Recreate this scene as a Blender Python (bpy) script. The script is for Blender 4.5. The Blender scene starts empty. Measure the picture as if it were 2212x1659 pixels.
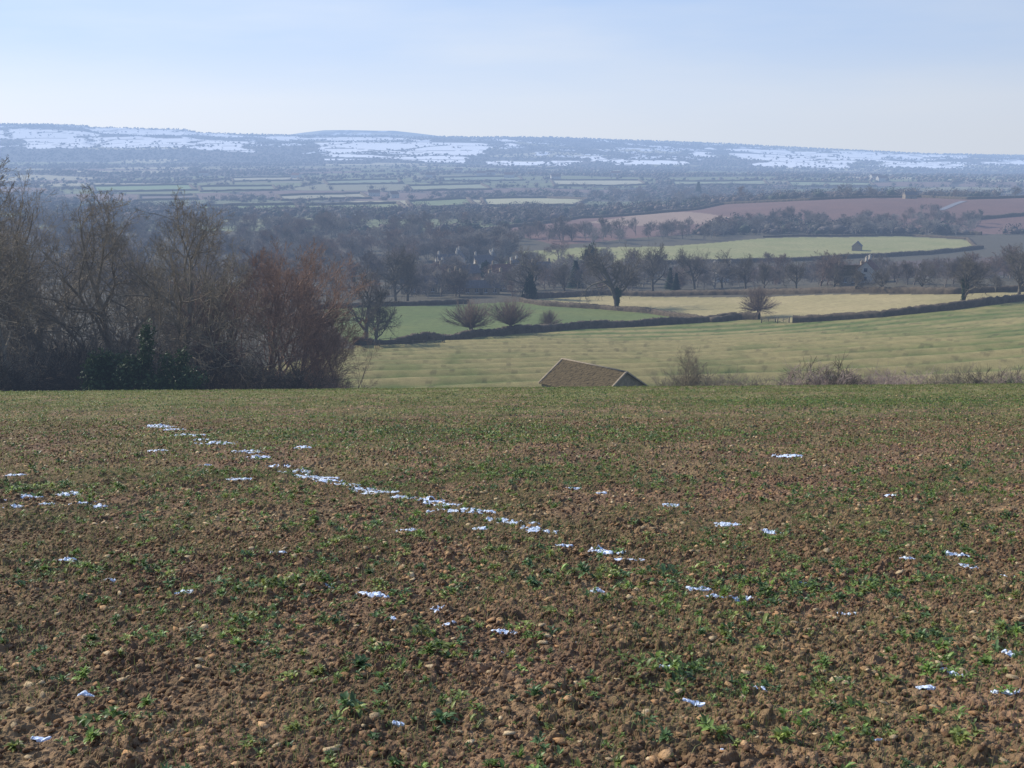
import bpy, math, random
import numpy as np
from mathutils import Vector, noise as mnoise

rng = np.random.default_rng(7)
random.seed(7)
scene = bpy.context.scene

# ------------------------------------------------------------------ camera model
TH = math.radians(12.8); CT = math.cos(TH); ST = math.sin(TH)
F = 2372.0; CU = 1106.0; CV = 829.5
EYE = 1.6

def ratio(v):
    b = (CV - v) / F
    return (-ST + b * CT) / (CT + b * ST)

# ------------------------------------------------------------------ numpy noise
def h2(ix, iy, s):
    a = (ix.astype(np.int64) * 374761393 + iy.astype(np.int64) * 668265263 + s * 974711) & 0xffffffff
    a = ((a ^ (a >> 13)) * 1274126177) & 0xffffffff
    a = ((a ^ (a >> 16)) * 2246822519) & 0xffffffff
    a = a ^ (a >> 15)
    return (a & 0xffffff) / float(0xffffff)

def vn(x, y, s=0):
    ix = np.floor(x); iy = np.floor(y)
    fx = x - ix; fy = y - iy
    fx = fx * fx * (3 - 2 * fx); fy = fy * fy * (3 - 2 * fy)
    a = h2(ix, iy, s); b = h2(ix + 1, iy, s); c = h2(ix, iy + 1, s); d = h2(ix + 1, iy + 1, s)
    return (a * (1 - fx) + b * fx) * (1 - fy) + (c * (1 - fx) + d * fx) * fy

def fbm(x, y, s=0, o=4):
    t = 0; a = .5; n = 0
    for i in range(o):
        t = t + a * vn(x, y, s + i * 17); n += a; a *= .5
        x = x * 2.03 + 7.1; y = y * 2.03 + 3.7
    return t / n

def worley(x, y, s=0):
    ix = np.floor(x); iy = np.floor(y)
    f1 = np.full(x.shape, 9.); f2 = np.full(x.shape, 9.); cid = np.zeros(x.shape)
    for dx in (-1, 0, 1):
        for dy in (-1, 0, 1):
            cx = ix + dx; cy = iy + dy
            px = cx + h2(cx, cy, s + 1); py = cy + h2(cx, cy, s + 2)
            d = np.sqrt((px - x) ** 2 + (py - y) ** 2)
            c = h2(cx, cy, s + 3)
            m = d < f1
            f2 = np.where(m, f1, np.minimum(f2, d))
            cid = np.where(m, c, cid)
            f1 = np.where(m, d, f1)
    return f1, f2, cid

def S(x, a, b):
    t = np.clip((x - a) / (b - a), 0, 1)
    return t * t * (3 - 2 * t)

# ------------------------------------------------------------------ terrain
PT = [(20, -5.5), (30, -7.45), (38, -9.01), (44, -10.22), (48, -11.1), (52, -12.1), (60, -14.3), (70, -17.3),
      (85, -22), (100, -26), (115, -29), (130, -30.4), (150, -32.2), (175, -35), (200, -38.2), (235, -42.3),
      (270, -45), (300, -47), (360, -51.7), (450, -57.4), (540, -61), (620, -62.5), (690, -63), (800, -66),
      (1000, -73), (1300, -83), (1800, -93), (2500, -98), (3500, -100), (4500, -100), (14000, -100)]
LG = np.linspace(math.log(20), math.log(13500), 6000)
PZ = np.interp(LG, [math.log(a) for a, b in PT], [b for a, b in PT])
K = np.hanning(43); K /= K.sum()
PZ = np.convolve(np.pad(PZ, 21, mode='edge'), K, mode='valid')
RU = [-1500, -400, 0, 100, 180, 200, 400, 430, 520, 650, 800, 900, 1000, 1200, 1300, 1500, 1700, 1900, 2000, 2212, 2700, 4000]
RV = [268, 268, 268, 268, 271, 275, 280, 287, 290, 293, 293, 295, 296, 297, 301, 308, 318, 328, 333, 337, 340, 332]

def furrow(x, y):
    """old ridge-and-furrow curving across the pasture"""
    return np.sin((y - .30 * x + .0016 * x * x + 4 * fbm(x / 25, y / 25, 3, 2)) * 2 * math.pi / 9.0)

def terr(x, y):
    x = np.asarray(x, float); y = np.asarray(y, float)
    ys = np.maximum(y, 1e-3)
    z = np.where(y < 30, -EYE - .195 * y, np.interp(np.log(np.maximum(ys, 30)), LG, PZ))
    z = z + np.clip(x, -60, 60) * np.clip(y, 0, 60) / 60 * .0100 * (1 - S(y, 60, 150))
    z = z + 6.5 * S(x, 20, 140) * S(y, 110, 170) * (1 - S(y, 330, 430))
    z = z + 17 * S(x, 40, 330) * S(y, 740, 980) * (1 - S(y, 1080, 1400))
    z = z + (fbm(x / 60, y / 60, 5, 3) - .5) * 1.6 * S(y, 110, 200)
    z = z + (fbm(x / 400, y / 400, 9, 3) - .5) * 12 * S(y, 1000, 1800)
    z = z + .5 * furrow(x, y) * S(y, 120, 140) * (1 - S(y, 200, 245)) * (1 - S(x, 40, 110))
    u = CU + F * np.clip(x / ys, -2, 2) * 1.0255
    fl = np.interp(u, [0, 800, 2212], [-100, -105, -150])
    w = S(y, 2300, 4500)
    z = z * (1 - w) + fl * w
    rz = 7500 * ratio(np.interp(u, RU, RV))
    far = fl + (rz - fl) * np.clip((y - 4300) / 3200, 0, 1) ** .85
    far = far + (fbm(x / 800, y / 800, 21, 3) - .5) * 50 * S(y, 4500, 5500) * (1 - S(y, 6300, 7400))
    far = far - .02 * np.clip(y - 7600, 0, None)
    r2 = np.interp(u, [300, 560, 700, 850, 960, 1200], [-5, -.4, .9, .8, -.1, -5])
    far = np.where(y > 9300, np.maximum(far, 10500 * ratio(279) - 60 + 60 * r2 - .1 * np.abs(y - 10500)), far)
    z = np.where(y > 4300, far, z)
    return z + EYE

def disp(x, y):
    wx = x + .03 * vn(x / .03, y / .03, 5); wy = y + .03 * vn(x / .03, y / .03, 6)
    a, b, c = worley(wx / .065, wy / .065, 31)
    d, e, g = worley(wx / .03, wy / .03, 47)
    n = fbm(x / .45, y / .45, 61, 3)
    k = .15 + 1.6 * vn(x / .22, y / .22, 77) ** 1.6
    return (np.clip(1 - a * a * 1.8, 0, 1) * .030 * (c ** 2 * 1.3 + .1) * k + np.clip(1 - d * 1.2, 0, 1) * .016 * (g + .2)
            + fbm(x / .035, y / .035, 63, 2) * .014 + (n - .5) * .055 - .006)

def zt(x, y):
    return float(terr(np.array([float(x)]), np.array([float(y)]))[0])

YM = np.exp(np.linspace(math.log(2.0), math.log(9000), 5000))
def P(u, v, ymin=62.):
    """survey a photographed bearing/dip onto the terrain -> world x,y"""
    a = (u - CU) / F; b = (CV - v) / F
    dx = a / (CT + b * ST); dz = ratio(v)
    ys = YM[YM > ymin]
    t = terr(ys * dx, ys)
    hit = np.nonzero(EYE + ys * dz < t)[0]
    yy = ys[hit[0]] if len(hit) else ys[-1]
    return (dx * yy, yy)

def PP(lst, ymin=112.):
    return [P(u, v, ymin) for u, v in lst]

def at(u, y):
    a = (u - CU) / F
    x = a * y
    for i in range(3):
        q = (zt(x, y) - EYE) / y
        b = (ST + q * CT) / (CT - q * ST)
        x = a * y / (CT + b * ST)
    return x, y, zt(x, y)

def hgt(u, y, vtop):
    x, yy, z = at(u, y)
    return (EYE + y * ratio(vtop)) - z

def inpoly(x, y, poly):
    c = np.zeros(x.shape, bool)
    n = len(poly)
    for i in range(n):
        x0, y0 = poly[i]; x1, y1 = poly[(i + 1) % n]
        if y0 == y1: continue
        m = ((y0 > y) != (y1 > y)) & (x < (x1 - x0) * (y - y0) / (y1 - y0) + x0)
        c ^= m
    return c

# ------------------------------------------------------------------ mesh helpers
def make_mesh(name, V, Fc, col=None, smooth=False):
    V = np.ascontiguousarray(V, dtype=np.float32); Fc = np.ascontiguousarray(Fc, dtype=np.int32)
    me = bpy.data.meshes.new(name)
    me.vertices.add(len(V)); me.vertices.foreach_set('co', V.ravel())
    n, k = Fc.shape
    me.loops.add(n * k); me.loops.foreach_set('vertex_index', Fc.ravel())
    me.polygons.add(n)
    me.polygons.foreach_set('loop_start', np.arange(0, n * k, k, dtype=np.int32))
    me.polygons.foreach_set('loop_total', np.full(n, k, dtype=np.int32))
    if smooth is not False:
        me.polygons.foreach_set('use_smooth', np.ones(n, dtype=bool) if smooth is True else np.ascontiguousarray(smooth))
    me.update(calc_edges=True)
    if col is not None:
        ca = me.color_attributes.new('Col', 'FLOAT_COLOR', 'POINT')
        c4 = np.ones((len(V), 4), np.float32); c4[:, :3] = col
        ca.data.foreach_set('color', c4.ravel())
    return me

def add_obj(name, me, mats=None, loc=(0, 0, 0), rotz=0, sc=1, parent=None):
    o = bpy.data.objects.new(name, me)
    scene.collection.objects.link(o)
    if me is not None and mats is not None and len(me.materials) == 0:
        me.materials.append(mats)
    o.location = loc; o.rotation_euler = (0, 0, rotz)
    o.scale = (sc, sc, sc) if not isinstance(sc, (tuple, list)) else sc
    if parent: o.parent = parent
    return o

def empty(name, loc=(0, 0, 0), rotz=0):
    o = bpy.data.objects.new(name, None); scene.collection.objects.link(o)
    o.location = loc; o.rotation_euler = (0, 0, rotz); o.empty_display_size = .5
    return o

def scatter(protos, pos, sc, rot, pick, cols=None, zsc=None):
    Vs = []; Fs = []; Cs = []; off = 0
    for k, (pv, pf, pc) in enumerate(protos):
        idx = np.nonzero(pick == k)[0]
        if len(idx) == 0: continue
        c = np.cos(rot[idx])[:, None]; s = np.sin(rot[idx])[:, None]
        sx = sc[idx][:, None]; sz = (zsc[idx][:, None] if zsc is not None else sx)
        X = (pv[None, :, 0] * c - pv[None, :, 1] * s) * sx + pos[idx, 0][:, None]
        Y = (pv[None, :, 0] * s + pv[None, :, 1] * c) * sx + pos[idx, 1][:, None]
        Z = pv[None, :, 2] * sz + pos[idx, 2][:, None]
        V = np.stack([X, Y, Z], -1).reshape(-1, 3)
        Fc = (pf[None] + (np.arange(len(idx)) * len(pv))[:, None, None]).reshape(-1, pf.shape[1]) + off
        off += len(V); Vs.append(V); Fs.append(Fc)
        if cols is not None:
            C = cols[idx][:, None, :] * (pc[None, :, None] if pc is not None else 1.)
            C = np.broadcast_to(C, (len(idx), len(pv), 3)).reshape(-1, 3)
            Cs.append(C)
    return np.concatenate(Vs), np.concatenate(Fs), (np.concatenate(Cs) if cols is not None else None)

# ------------------------------------------------------------------ materials
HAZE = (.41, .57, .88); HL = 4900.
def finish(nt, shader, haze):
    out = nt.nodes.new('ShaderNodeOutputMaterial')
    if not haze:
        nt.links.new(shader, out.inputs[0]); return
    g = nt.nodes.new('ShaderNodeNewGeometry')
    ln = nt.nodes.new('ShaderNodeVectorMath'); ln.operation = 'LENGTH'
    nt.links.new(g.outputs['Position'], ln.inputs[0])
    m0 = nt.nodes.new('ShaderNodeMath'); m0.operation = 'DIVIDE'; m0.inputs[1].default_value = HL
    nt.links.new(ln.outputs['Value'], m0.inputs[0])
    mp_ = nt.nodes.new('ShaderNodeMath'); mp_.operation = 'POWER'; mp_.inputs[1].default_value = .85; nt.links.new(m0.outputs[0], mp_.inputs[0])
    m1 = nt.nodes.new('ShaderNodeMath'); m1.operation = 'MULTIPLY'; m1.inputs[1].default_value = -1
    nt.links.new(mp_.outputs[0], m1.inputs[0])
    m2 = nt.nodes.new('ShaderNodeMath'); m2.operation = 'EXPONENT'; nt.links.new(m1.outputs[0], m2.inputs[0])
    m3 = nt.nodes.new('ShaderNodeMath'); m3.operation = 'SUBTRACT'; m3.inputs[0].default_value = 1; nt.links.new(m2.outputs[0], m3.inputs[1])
    em = nt.nodes.new('ShaderNodeEmission'); em.inputs[0].default_value = (*HAZE, 1)  # haze painted into the material: flat glow mixed in by distance from origin
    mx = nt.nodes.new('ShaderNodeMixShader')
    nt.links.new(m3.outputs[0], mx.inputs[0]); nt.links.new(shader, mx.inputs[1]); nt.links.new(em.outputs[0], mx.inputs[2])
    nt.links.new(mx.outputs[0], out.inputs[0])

def mat(name, col=(.5, .5, .5), attr=False, rough=.9, nscale=None, var=.35, bump=0, bscale=20, haze=True, transl=0, spec=.15):
    m = bpy.data.materials.new(name); m.use_nodes = True
    try: m.cycles.emission_sampling = 'NONE'
    except Exception as ex: print('es', ex)
    nt = m.node_tree; nt.nodes.clear(); L = nt.links
    if attr:
        a = nt.nodes.new('ShaderNodeAttribute'); a.attribute_name = 'Col'; c = a.outputs['Color']
    else:
        a = nt.nodes.new('ShaderNodeRGB'); a.outputs[0].default_value = (*col, 1); c = a.outputs[0]
    geo = nt.nodes.new('ShaderNodeNewGeometry')
    if nscale:
        for ns_, vr in ([(nscale, var)] if not isinstance(nscale, (list, tuple)) else [(q, var) for q in nscale]):
            n = nt.nodes.new('ShaderNodeTexNoise'); n.inputs['Scale'].default_value = ns_; n.inputs['Detail'].default_value = 5
            n.inputs['Roughness'].default_value = .65
            L.new(geo.outputs['Position'], n.inputs['Vector'])
            mr = nt.nodes.new('ShaderNodeMapRange'); mr.inputs[1].default_value = .3; mr.inputs[2].default_value = .7
            mr.inputs[3].default_value = 1 - vr; mr.inputs[4].default_value = 1 + vr
            L.new(n.outputs['Fac'], mr.inputs[0])
            mm = nt.nodes.new('ShaderNodeVectorMath'); mm.operation = 'SCALE'
            L.new(c, mm.inputs[0]); L.new(mr.outputs[0], mm.inputs['Scale']); c = mm.outputs[0]
    b = nt.nodes.new('ShaderNodeBsdfPrincipled'); b.inputs['Roughness'].default_value = rough
    b.inputs['Specular IOR Level'].default_value = spec
    L.new(c, b.inputs['Base Color'])
    if bump:
        n2 = nt.nodes.new('ShaderNodeTexNoise'); n2.inputs['Scale'].default_value = bscale; n2.inputs['Detail'].default_value = 6
        L.new(geo.outputs['Position'], n2.inputs['Vector'])
        bp = nt.nodes.new('ShaderNodeBump'); bp.inputs['Strength'].default_value = 1; bp.inputs['Distance'].default_value = bump
        L.new(n2.outputs['Fac'], bp.inputs['Height']); L.new(bp.outputs[0], b.inputs['Normal'])
    sh = b.outputs[0]
    if transl:
        t = nt.nodes.new('ShaderNodeBsdfTranslucent'); L.new(c, t.inputs[0])
        mx = nt.nodes.new('ShaderNodeMixShader'); mx.inputs[0].default_value = transl
        L.new(sh, mx.inputs[1]); L.new(t.outputs[0], mx.inputs[2]); sh = mx.outputs[0]
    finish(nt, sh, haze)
    return m

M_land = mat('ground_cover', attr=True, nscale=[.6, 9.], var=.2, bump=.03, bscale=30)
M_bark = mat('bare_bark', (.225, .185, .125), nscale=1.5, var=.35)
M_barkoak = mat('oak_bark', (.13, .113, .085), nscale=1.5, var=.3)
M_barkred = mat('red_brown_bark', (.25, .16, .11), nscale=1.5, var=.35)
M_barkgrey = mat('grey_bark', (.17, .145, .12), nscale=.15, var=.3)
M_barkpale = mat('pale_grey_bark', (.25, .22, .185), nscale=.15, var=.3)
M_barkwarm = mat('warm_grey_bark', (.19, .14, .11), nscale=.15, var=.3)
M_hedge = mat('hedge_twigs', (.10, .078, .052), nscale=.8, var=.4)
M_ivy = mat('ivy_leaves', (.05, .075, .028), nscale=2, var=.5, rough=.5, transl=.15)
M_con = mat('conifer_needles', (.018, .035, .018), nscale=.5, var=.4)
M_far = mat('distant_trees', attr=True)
M_leaf = mat('weed_leaves', attr=True, rough=.45, transl=.4, haze=False, spec=.35)
M_grass = mat('grass_blades', attr=True, rough=.6, transl=.4, haze=False)
M_clod = mat('soil_clods', attr=True, nscale=60, var=.3, bump=.006, bscale=140, haze=False)
M_snow = mat('snow', (.66, .75, .88), rough=.5, bump=.01, bscale=30, haze=False, spec=.3)
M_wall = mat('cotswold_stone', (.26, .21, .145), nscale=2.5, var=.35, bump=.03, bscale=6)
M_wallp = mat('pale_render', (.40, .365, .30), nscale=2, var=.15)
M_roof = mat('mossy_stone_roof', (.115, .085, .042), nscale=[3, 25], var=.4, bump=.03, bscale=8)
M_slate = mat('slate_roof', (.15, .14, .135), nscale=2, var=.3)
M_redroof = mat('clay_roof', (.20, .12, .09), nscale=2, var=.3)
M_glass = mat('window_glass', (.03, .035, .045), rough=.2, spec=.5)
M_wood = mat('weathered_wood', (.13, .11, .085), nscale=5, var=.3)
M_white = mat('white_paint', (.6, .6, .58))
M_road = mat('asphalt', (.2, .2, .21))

# ------------------------------------------------------------------ field map (world polygons)
hedge1_px = [(770, 746), (900, 739), (1100, 722), (1250, 710), (1450, 700), (1600, 690), (1640, 690)]
hedge1b_px = [(1712, 697), (1900, 685), (2050, 670), (2212, 650), (2330, 636)]
hedge2_px = [(1125, 652), (1180, 661), (1300, 668), (1400, 676), (1480, 688), (1540, 696)]
H1 = PP(hedge1_px); H1b = PP(hedge1b_px); H2 = PP(hedge2_px)
meadow = H1 + H1b + [(260, 230), (200, 70), (-32, 70), (-40, 120)]
fieldB = PP([(700, 668), (850, 662), (1125, 652)]) + H2[1:] + PP([(1450, 702), (1250, 711), (1100, 723), (900, 740), (770, 747)])
fieldC = PP([(1130, 648), (1300, 638), (2060, 636), (2330, 630)]) + H1b[::-1] + [H1[-1]] + H2[::-1]
fieldD = PP([(1060, 548), (1250, 535), (1450, 532), (1650, 515), (1950, 511), (2090, 519), (2110, 536), (2000, 548), (1800, 558), (1450, 568), (1100, 586)])
brown1 = PP([(1050, 497), (1250, 470), (1500, 452), (1560, 441), (1750, 432), (1990, 426), (2090, 430), (2330, 424), (2330, 500), (2120, 507), (1900, 500), (1600, 480), (1500, 505), (1200, 530)])
knoll = PP([(1270, 480), (1400, 460), (1490, 458), (1580, 470), (1520, 484), (1350, 488)])
brown2 = PP([(1500, 578), (1800, 572), (2100, 556), (2330, 556), (2330, 592), (1900, 600), (1500, 596)])
clear1 = PP([(470, 470), (640, 462), (760, 470), (800, 480), (600, 486), (470, 484)])
clear2 = PP([(1060, 566), (1160, 560), (1200, 570), (1100, 580)])
# open fields of the vale: outline, colour
VALE = [([(430, 446), (640, 443), (650, 455), (430, 458)], (.17, .21, .09)),
        ([(655, 444), (860, 440), (880, 454), (660, 457)], (.20, .22, .10)),
        ([(880, 436), (1010, 430), (1030, 446), (890, 452)], (.17, .20, .09)),
        ([(1040, 430), (1180, 428), (1270, 432), (1240, 446), (1050, 447)], (.36, .34, .20)),
        ([(600, 424), (780, 418), (800, 430), (610, 434)], (.30, .28, .18)),
        ([(200, 403), (410, 400), (425, 412), (205, 416)], (.17, .23, .11)),
        ([(430, 404), (590, 402), (600, 412), (435, 415)], (.19, .21, .12)),
        ([(880, 402), (1040, 398), (1060, 410), (890, 414)], (.24, .25, .15)),
        ([(1190, 390), (1380, 390), (1400, 399), (1200, 402)], (.36, .34, .22)),
        ([(700, 392), (860, 388), (870, 397), (710, 400)], (.19, .22, .13)),
        ([(1450, 392), (1650, 390), (1660, 400), (1455, 402)], (.22, .24, .14)),
        ([(300, 424), (420, 422), (425, 432), (300, 434)], (.16, .13, .11)),
        ([(1700, 393), (1880, 395), (1890, 403), (1710, 404)], (.20, .23, .13)),
        ([(500, 385), (640, 383), (650, 391), (505, 393)], (.30, .28, .19)),
        ([(950, 384), (1120, 382), (1130, 390), (960, 392)], (.18, .21, .13))]
VALE = [(PP(p, 800.), c) for p, c in VALE]

def cells(x, y):
    wx = x + 60 * fbm(x / 200, y / 200, 81, 2); wy = y + 60 * fbm(x / 200, y / 200, 82, 2)
    k = np.where(y > 4500, 380., 230.)
    return worley(wx / k / 1.35, wy / k, 91)

SN = [(10, 280, 190, 300), (60, 300, 200, 322), (205, 279, 420, 291), (215, 298, 395, 320), (395, 300, 540, 326), (430, 289, 520, 295), (568, 294, 640, 308),
      (650, 297, 900, 304), (700, 308, 950, 330), (850, 308, 1050, 335), (700, 335, 1000, 348), (1080, 300, 1130, 312), (1060, 348, 1230, 358),
      (1260, 340, 1330, 350), (1340, 345, 1500, 358), (1500, 320, 1545, 340), (1590, 324, 1760, 345), (1650, 345, 1830, 362), (1700, 332, 1900, 345),
      (1900, 350, 2090, 364), (1800, 332, 2100, 340), (2120, 348, 2212, 356), (-300, 285, 0, 310), (2230, 345, 2400, 360)]
SNW = []
for (u0, v0, u1, v1) in SN:
    yb = P((u0 + u1) / 2, v1, 3500)[1]; yt = P((u0 + u1) / 2, v0, 3500)[1]
    if yt > 8300: yt = 7600
    SNW.append(((u0 - CU) / F / 1.0255, (u1 - CU) / F / 1.0255, yb, max(yt, yb + 150)))

def snowmask(x, y):
    br = x / np.maximum(y, 1) + (fbm(x / 260, y / 260, 55, 3) - .5) * .04
    yy = y + (fbm(x / 250, y / 250, 56, 3) - .5) * 450
    m = np.zeros(x.shape, bool)
    for a, b, c, d in SNW:
        m |= (br > a) & (br < b) & (yy > c) & (yy < d)
    return m

def land_color(x, y):
    n = len(x)
    C = np.empty((n, 3)); C[:] = (.085, .075, .05)
    v1 = fbm(x / 14, y / 14, 101, 4); v2 = fbm(x / 3, y / 5, 102, 3)
    def setc(m, a, b, t):
        t = np.clip(t, 0, 1)[:, None]
        C[m] = (np.array(a) * (1 - t) + np.array(b) * t)[m]
    f1, f2, cid = cells(x, y)
    far = y > 760
    pal = [(.15, .165, .08), (.30, .27, .17), (.13, .14, .075), (.15, .105, .085), (.09, .08, .065), (.34, .31, .20), (.10, .085, .07), (.19, .18, .11)]
    for i, p in enumerate(pal):
        m = far & (cid * len(pal) >= i) & (cid * len(pal) < i + 1)
        C[m] = p
    far2 = y > 4200
    m = far2 & (cid < .55); C[m] = (.08, .08, .075)
    sm = snowmask(x, y)
    m = far2 & sm & ((cid * 7.3 % 1) < .9); C[m] = (.82, .83, .84)
    m = far2 & ~sm & (y > 4900) & (fbm(x / 120, y / 260, 57, 3) > .62); C[m] = (.62, .65, .70)
    bord = (f2 - f1) < np.where(far2, .045, .055)
    C[far & bord] = (.06, .057, .05)
    for pl, c_ in VALE:
        setc(inpoly(x, y, pl), c_, tuple(.85 * q for q in c_), v1)
    setc(inpoly(x, y, clear1), (.24, .23, .12), (.2, .2, .10), v1)
    setc(inpoly(x, y, clear2), (.24, .23, .12), (.2, .2, .10), v1)
    setc(inpoly(x, y, brown1), (.17, .10, .078), (.135, .083, .067), v1)
    setc(inpoly(x, y, knoll), (.28, .20, .145), (.24, .17, .125), v1)
    setc(inpoly(x, y, brown2), (.11, .08, .067), (.09, .068, .056), v1)
    setc(inpoly(x, y, fieldD), (.27, .25, .11), (.21, .215, .085), v1 * 1.6 - .3)
    setc(inpoly(x, y, fieldB), (.135, .155, .048), (.105, .135, .042), v1 * 1.6 - .3)
    setc(inpoly(x, y, fieldC), (.34, .275, .13), (.26, .22, .095), v1 * 2 - .6)
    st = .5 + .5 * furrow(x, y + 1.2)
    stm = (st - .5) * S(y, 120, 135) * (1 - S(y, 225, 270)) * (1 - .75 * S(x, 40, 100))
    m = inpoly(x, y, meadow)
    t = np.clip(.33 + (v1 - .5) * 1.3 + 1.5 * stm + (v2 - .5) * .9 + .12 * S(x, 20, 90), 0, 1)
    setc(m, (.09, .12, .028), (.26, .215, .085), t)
    m2 = m & (h2(np.floor(x / .8), np.floor(y / 1.6), 9) > .92)
    C[m2] *= .7
    nf = y < 74
    g = fbm(x / 1.1, y / 1.4, 111, 4) + .25 * (fbm(x / 7, y / 7, 112, 3) - .5)
    row = .06 * np.sin((x * .94 + y * .33) * 2 * math.pi / 1.3)
    gt = np.clip((g + row - .45 + .16 * S(y, 6, 45)) * 4, 0, 1) * (.15 + .6 * S(y, 8, 40))
    fine = vn(x / .035, y / .035, 113)
    soil = np.array((.20, .122, .068))[None] * (.5 + .9 * fine[:, None]) * (.75 + .5 * vn(x / .6, y / .6, 114)[:, None])
    far_mix = S(y, 12, 45)[:, None]  # soil colour turns paler and yellower with distance
    soil = soil * (1 - .5 * far_mix) + np.array((.23, .185, .085))[None] * .5 * far_mix
    green = np.array((.17, .18, .055))[None] * (.7 + .6 * vn(x / .12, y / .2, 115)[:, None])
    cc = soil * (1 - gt[:, None]) + green * gt[:, None]
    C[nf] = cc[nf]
    return C

# ------------------------------------------------------------------ ground sheet
rr = np.concatenate([np.geomspace(.5, 3, 50, endpoint=False), np.geomspace(3, 14, 640, endpoint=False), np.geomspace(14, 60, 280, endpoint=False),
                     np.geomspace(60, 120, 50, endpoint=False), np.geomspace(120, 1400, 340, endpoint=False), np.geomspace(1400, 13000, 330)])
az = np.concatenate([np.linspace(-180, -32, 50, endpoint=False), np.linspace(-32, 32, 740, endpoint=False), np.linspace(32, 180, 51)])
az = np.radians(az)
Rg, Ag = np.meshgrid(rr, az, indexing='ij')
X = (Rg * np.sin(Ag)).ravel(); Y = (Rg * np.cos(Ag)).ravel()
Yt = np.where(Y < 0, np.maximum(Y, -400), Y)
Z = terr(X, Yt)
near = (np.abs(Ag.ravel()) < .62) & (Rg.ravel() < 60)
dz = np.zeros_like(Z); dz[near] = disp(X[near], Y[near]); Z = Z + dz
nr, nc = Rg.shape
i0 = (np.arange(nr - 1)[:, None] * nc + np.arange(nc - 1)[None]).ravel()
Fg = np.stack([i0, i0 + 1, i0 + nc + 1, i0 + nc], 1)
COL = land_color(X, Y)
gme = make_mesh('ground', np.stack([X, Y, Z], 1), Fg, COL, smooth=(np.repeat(rr[:-1], nc - 1) > 40))
add_obj('ground', gme, M_land)

# ------------------------------------------------------------------ plants
def leaf(L, W, yaw, pitch, bend, base, n=3):
    V = []; Fc = []
    p = np.array(base, float); ang = pitch
    prof = [.25, 1., .85, .05] if n == 3 else [.5, 1., .05]
    s = np.array([-math.sin(yaw), math.cos(yaw), 0])
    for i in range(n + 1):
        w = prof[i] * W * .5
        V += [p - s * w + np.array([0, 0, w * .35]), p.copy(), p + s * w + np.array([0, 0, w * .35])]
        d = np.array([math.cos(yaw) * math.cos(ang), math.sin(yaw) * math.cos(ang), math.sin(ang)])
        p = p + d * L / n; ang -= bend / n
    for i in range(n):
        a = i * 3
        Fc += [[a, a + 1, a + 4, a + 3], [a + 1, a + 2, a + 5, a + 4]]
    return V, Fc

def clump(nl, Lr, Wr, n, R, spread=.05, heads=1):
    """a weed: a few leafy rosettes growing together"""
    V = []; Fc = []; C = []
    hc = [(R.gauss(0, spread), R.gauss(0, spread), R.random() * .025) for i in range(heads)]
    for k in range(nl):
        h = hc[k % heads]; hv = R.uniform(.85, 1.15)
        b = (h[0] + R.gauss(0, .004), h[1] + R.gauss(0, .004), h[2] + R.random() * .012)
        v, f = leaf(R.uniform(*Lr), R.uniform(*Wr), R.uniform(0, 6.28), R.uniform(.15, 1.3), R.uniform(.4, 1.5), b, n)
        o = len(V); V += v; Fc += [[i + o for i in q] for q in f]
        C += [R.uniform(.5, 1.6) * hv] * len(v)
    return np.array(V), np.array(Fc), np.array(C)

def fan_points(n, y0, y1, hw=.56):
    u = rng.random(n)
    y = np.sqrt(y0 ** 2 + u * (y1 ** 2 - y0 ** 2))
    x = rng.uniform(-hw, hw, n) * y + rng.uniform(-1.2, 1.2, n)
    return x, y

PATCH = [(600, 1275, .9, .35), (160, 1240, .7, .3), (1420, 1255, 1.0, .3), (1750, 1290, .7, .35), (1560, 1380, .3, .15), (1480, 1470, .25, .2), (2110, 1400, .3, .3), (900, 1420, .25, .12), (790, 1470, .3, .12),
         (80, 1465, .25, .1), (500, 1600, .2, .1), (960, 1605, .25, .1), (1880, 1590, .5, .12), (770, 1555, .3, .1), (1160, 1500, .2, .1), (480, 1390, .2, .12), (1340, 1360, .22, .12), (2180, 1395, .3, .3),
         (1080, 1025, 1.2, .6), (1120, 940, 3, 1.5), (620, 940, 3, 1.2), (1850, 870, 6, 3), (1180, 940, 3, 2), (1990, 1450, .4, .15), (290, 1560, .2, .1), (840, 1140, .3, .2), (460, 1030, .8, .4), (100, 1060, 1, .4)]
PW = [(*P(u, v, 2.5), a, b) for u, v, a, b in PATCH]
def boost(x, y):
    r = np.zeros_like(x)
    for px, py, a, b in PW:
        r += np.exp(-((x - px) / a) ** 2 - ((y - py) / b) ** 2)
    return np.clip(r, 0, 1)

R = random.Random(3)
clN = [clump(R.randint(22, 40), (.015, .036), (.007, .014), 3, R, .03, R.choice([2, 3, 4, 5])) for i in range(10)]
clF = [clump(9, (.03, .06), (.016, .028), 2, R, .035, 3) for i in range(6)]

def plants(name, n, y0, y1, protos, smin, smax, base_p, k1=.7):
    x, y = fan_points(n, y0, y1)
    bo = boost(x, y)
    d = np.clip((fbm(x / 1.2, y / .6, 121, 3) + .5 * (fbm(x / 4, y / 2.2, 122, 2) - .5) - .46) * 5, 0, 1) * k1 + base_p + bo * .9
    m = rng.random(n) < d
    x = x[m]; y = y[m]; bo = bo[m]
    z = terr(x, y) + disp(x, y) - .008
    k = len(x)
    sc = smin + (smax - smin) * (rng.random(k) ** 2.6 * .8 + bo * .4 * rng.random(k))
    base = np.array([(.18, .26, .065), (.14, .21, .06), (.24, .28, .08), (.11, .18, .07)])[rng.integers(0, 4, k)]
    cols = base * rng.uniform(.75, 1.25, (k, 1))
    V, Fc, C = scatter(protos, np.stack([x, y, z], 1), sc, rng.uniform(0, 6.28, k), rng.integers(0, len(protos), k), cols)
    add_obj(name, make_mesh(name, V, Fc, C), M_leaf)

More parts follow.
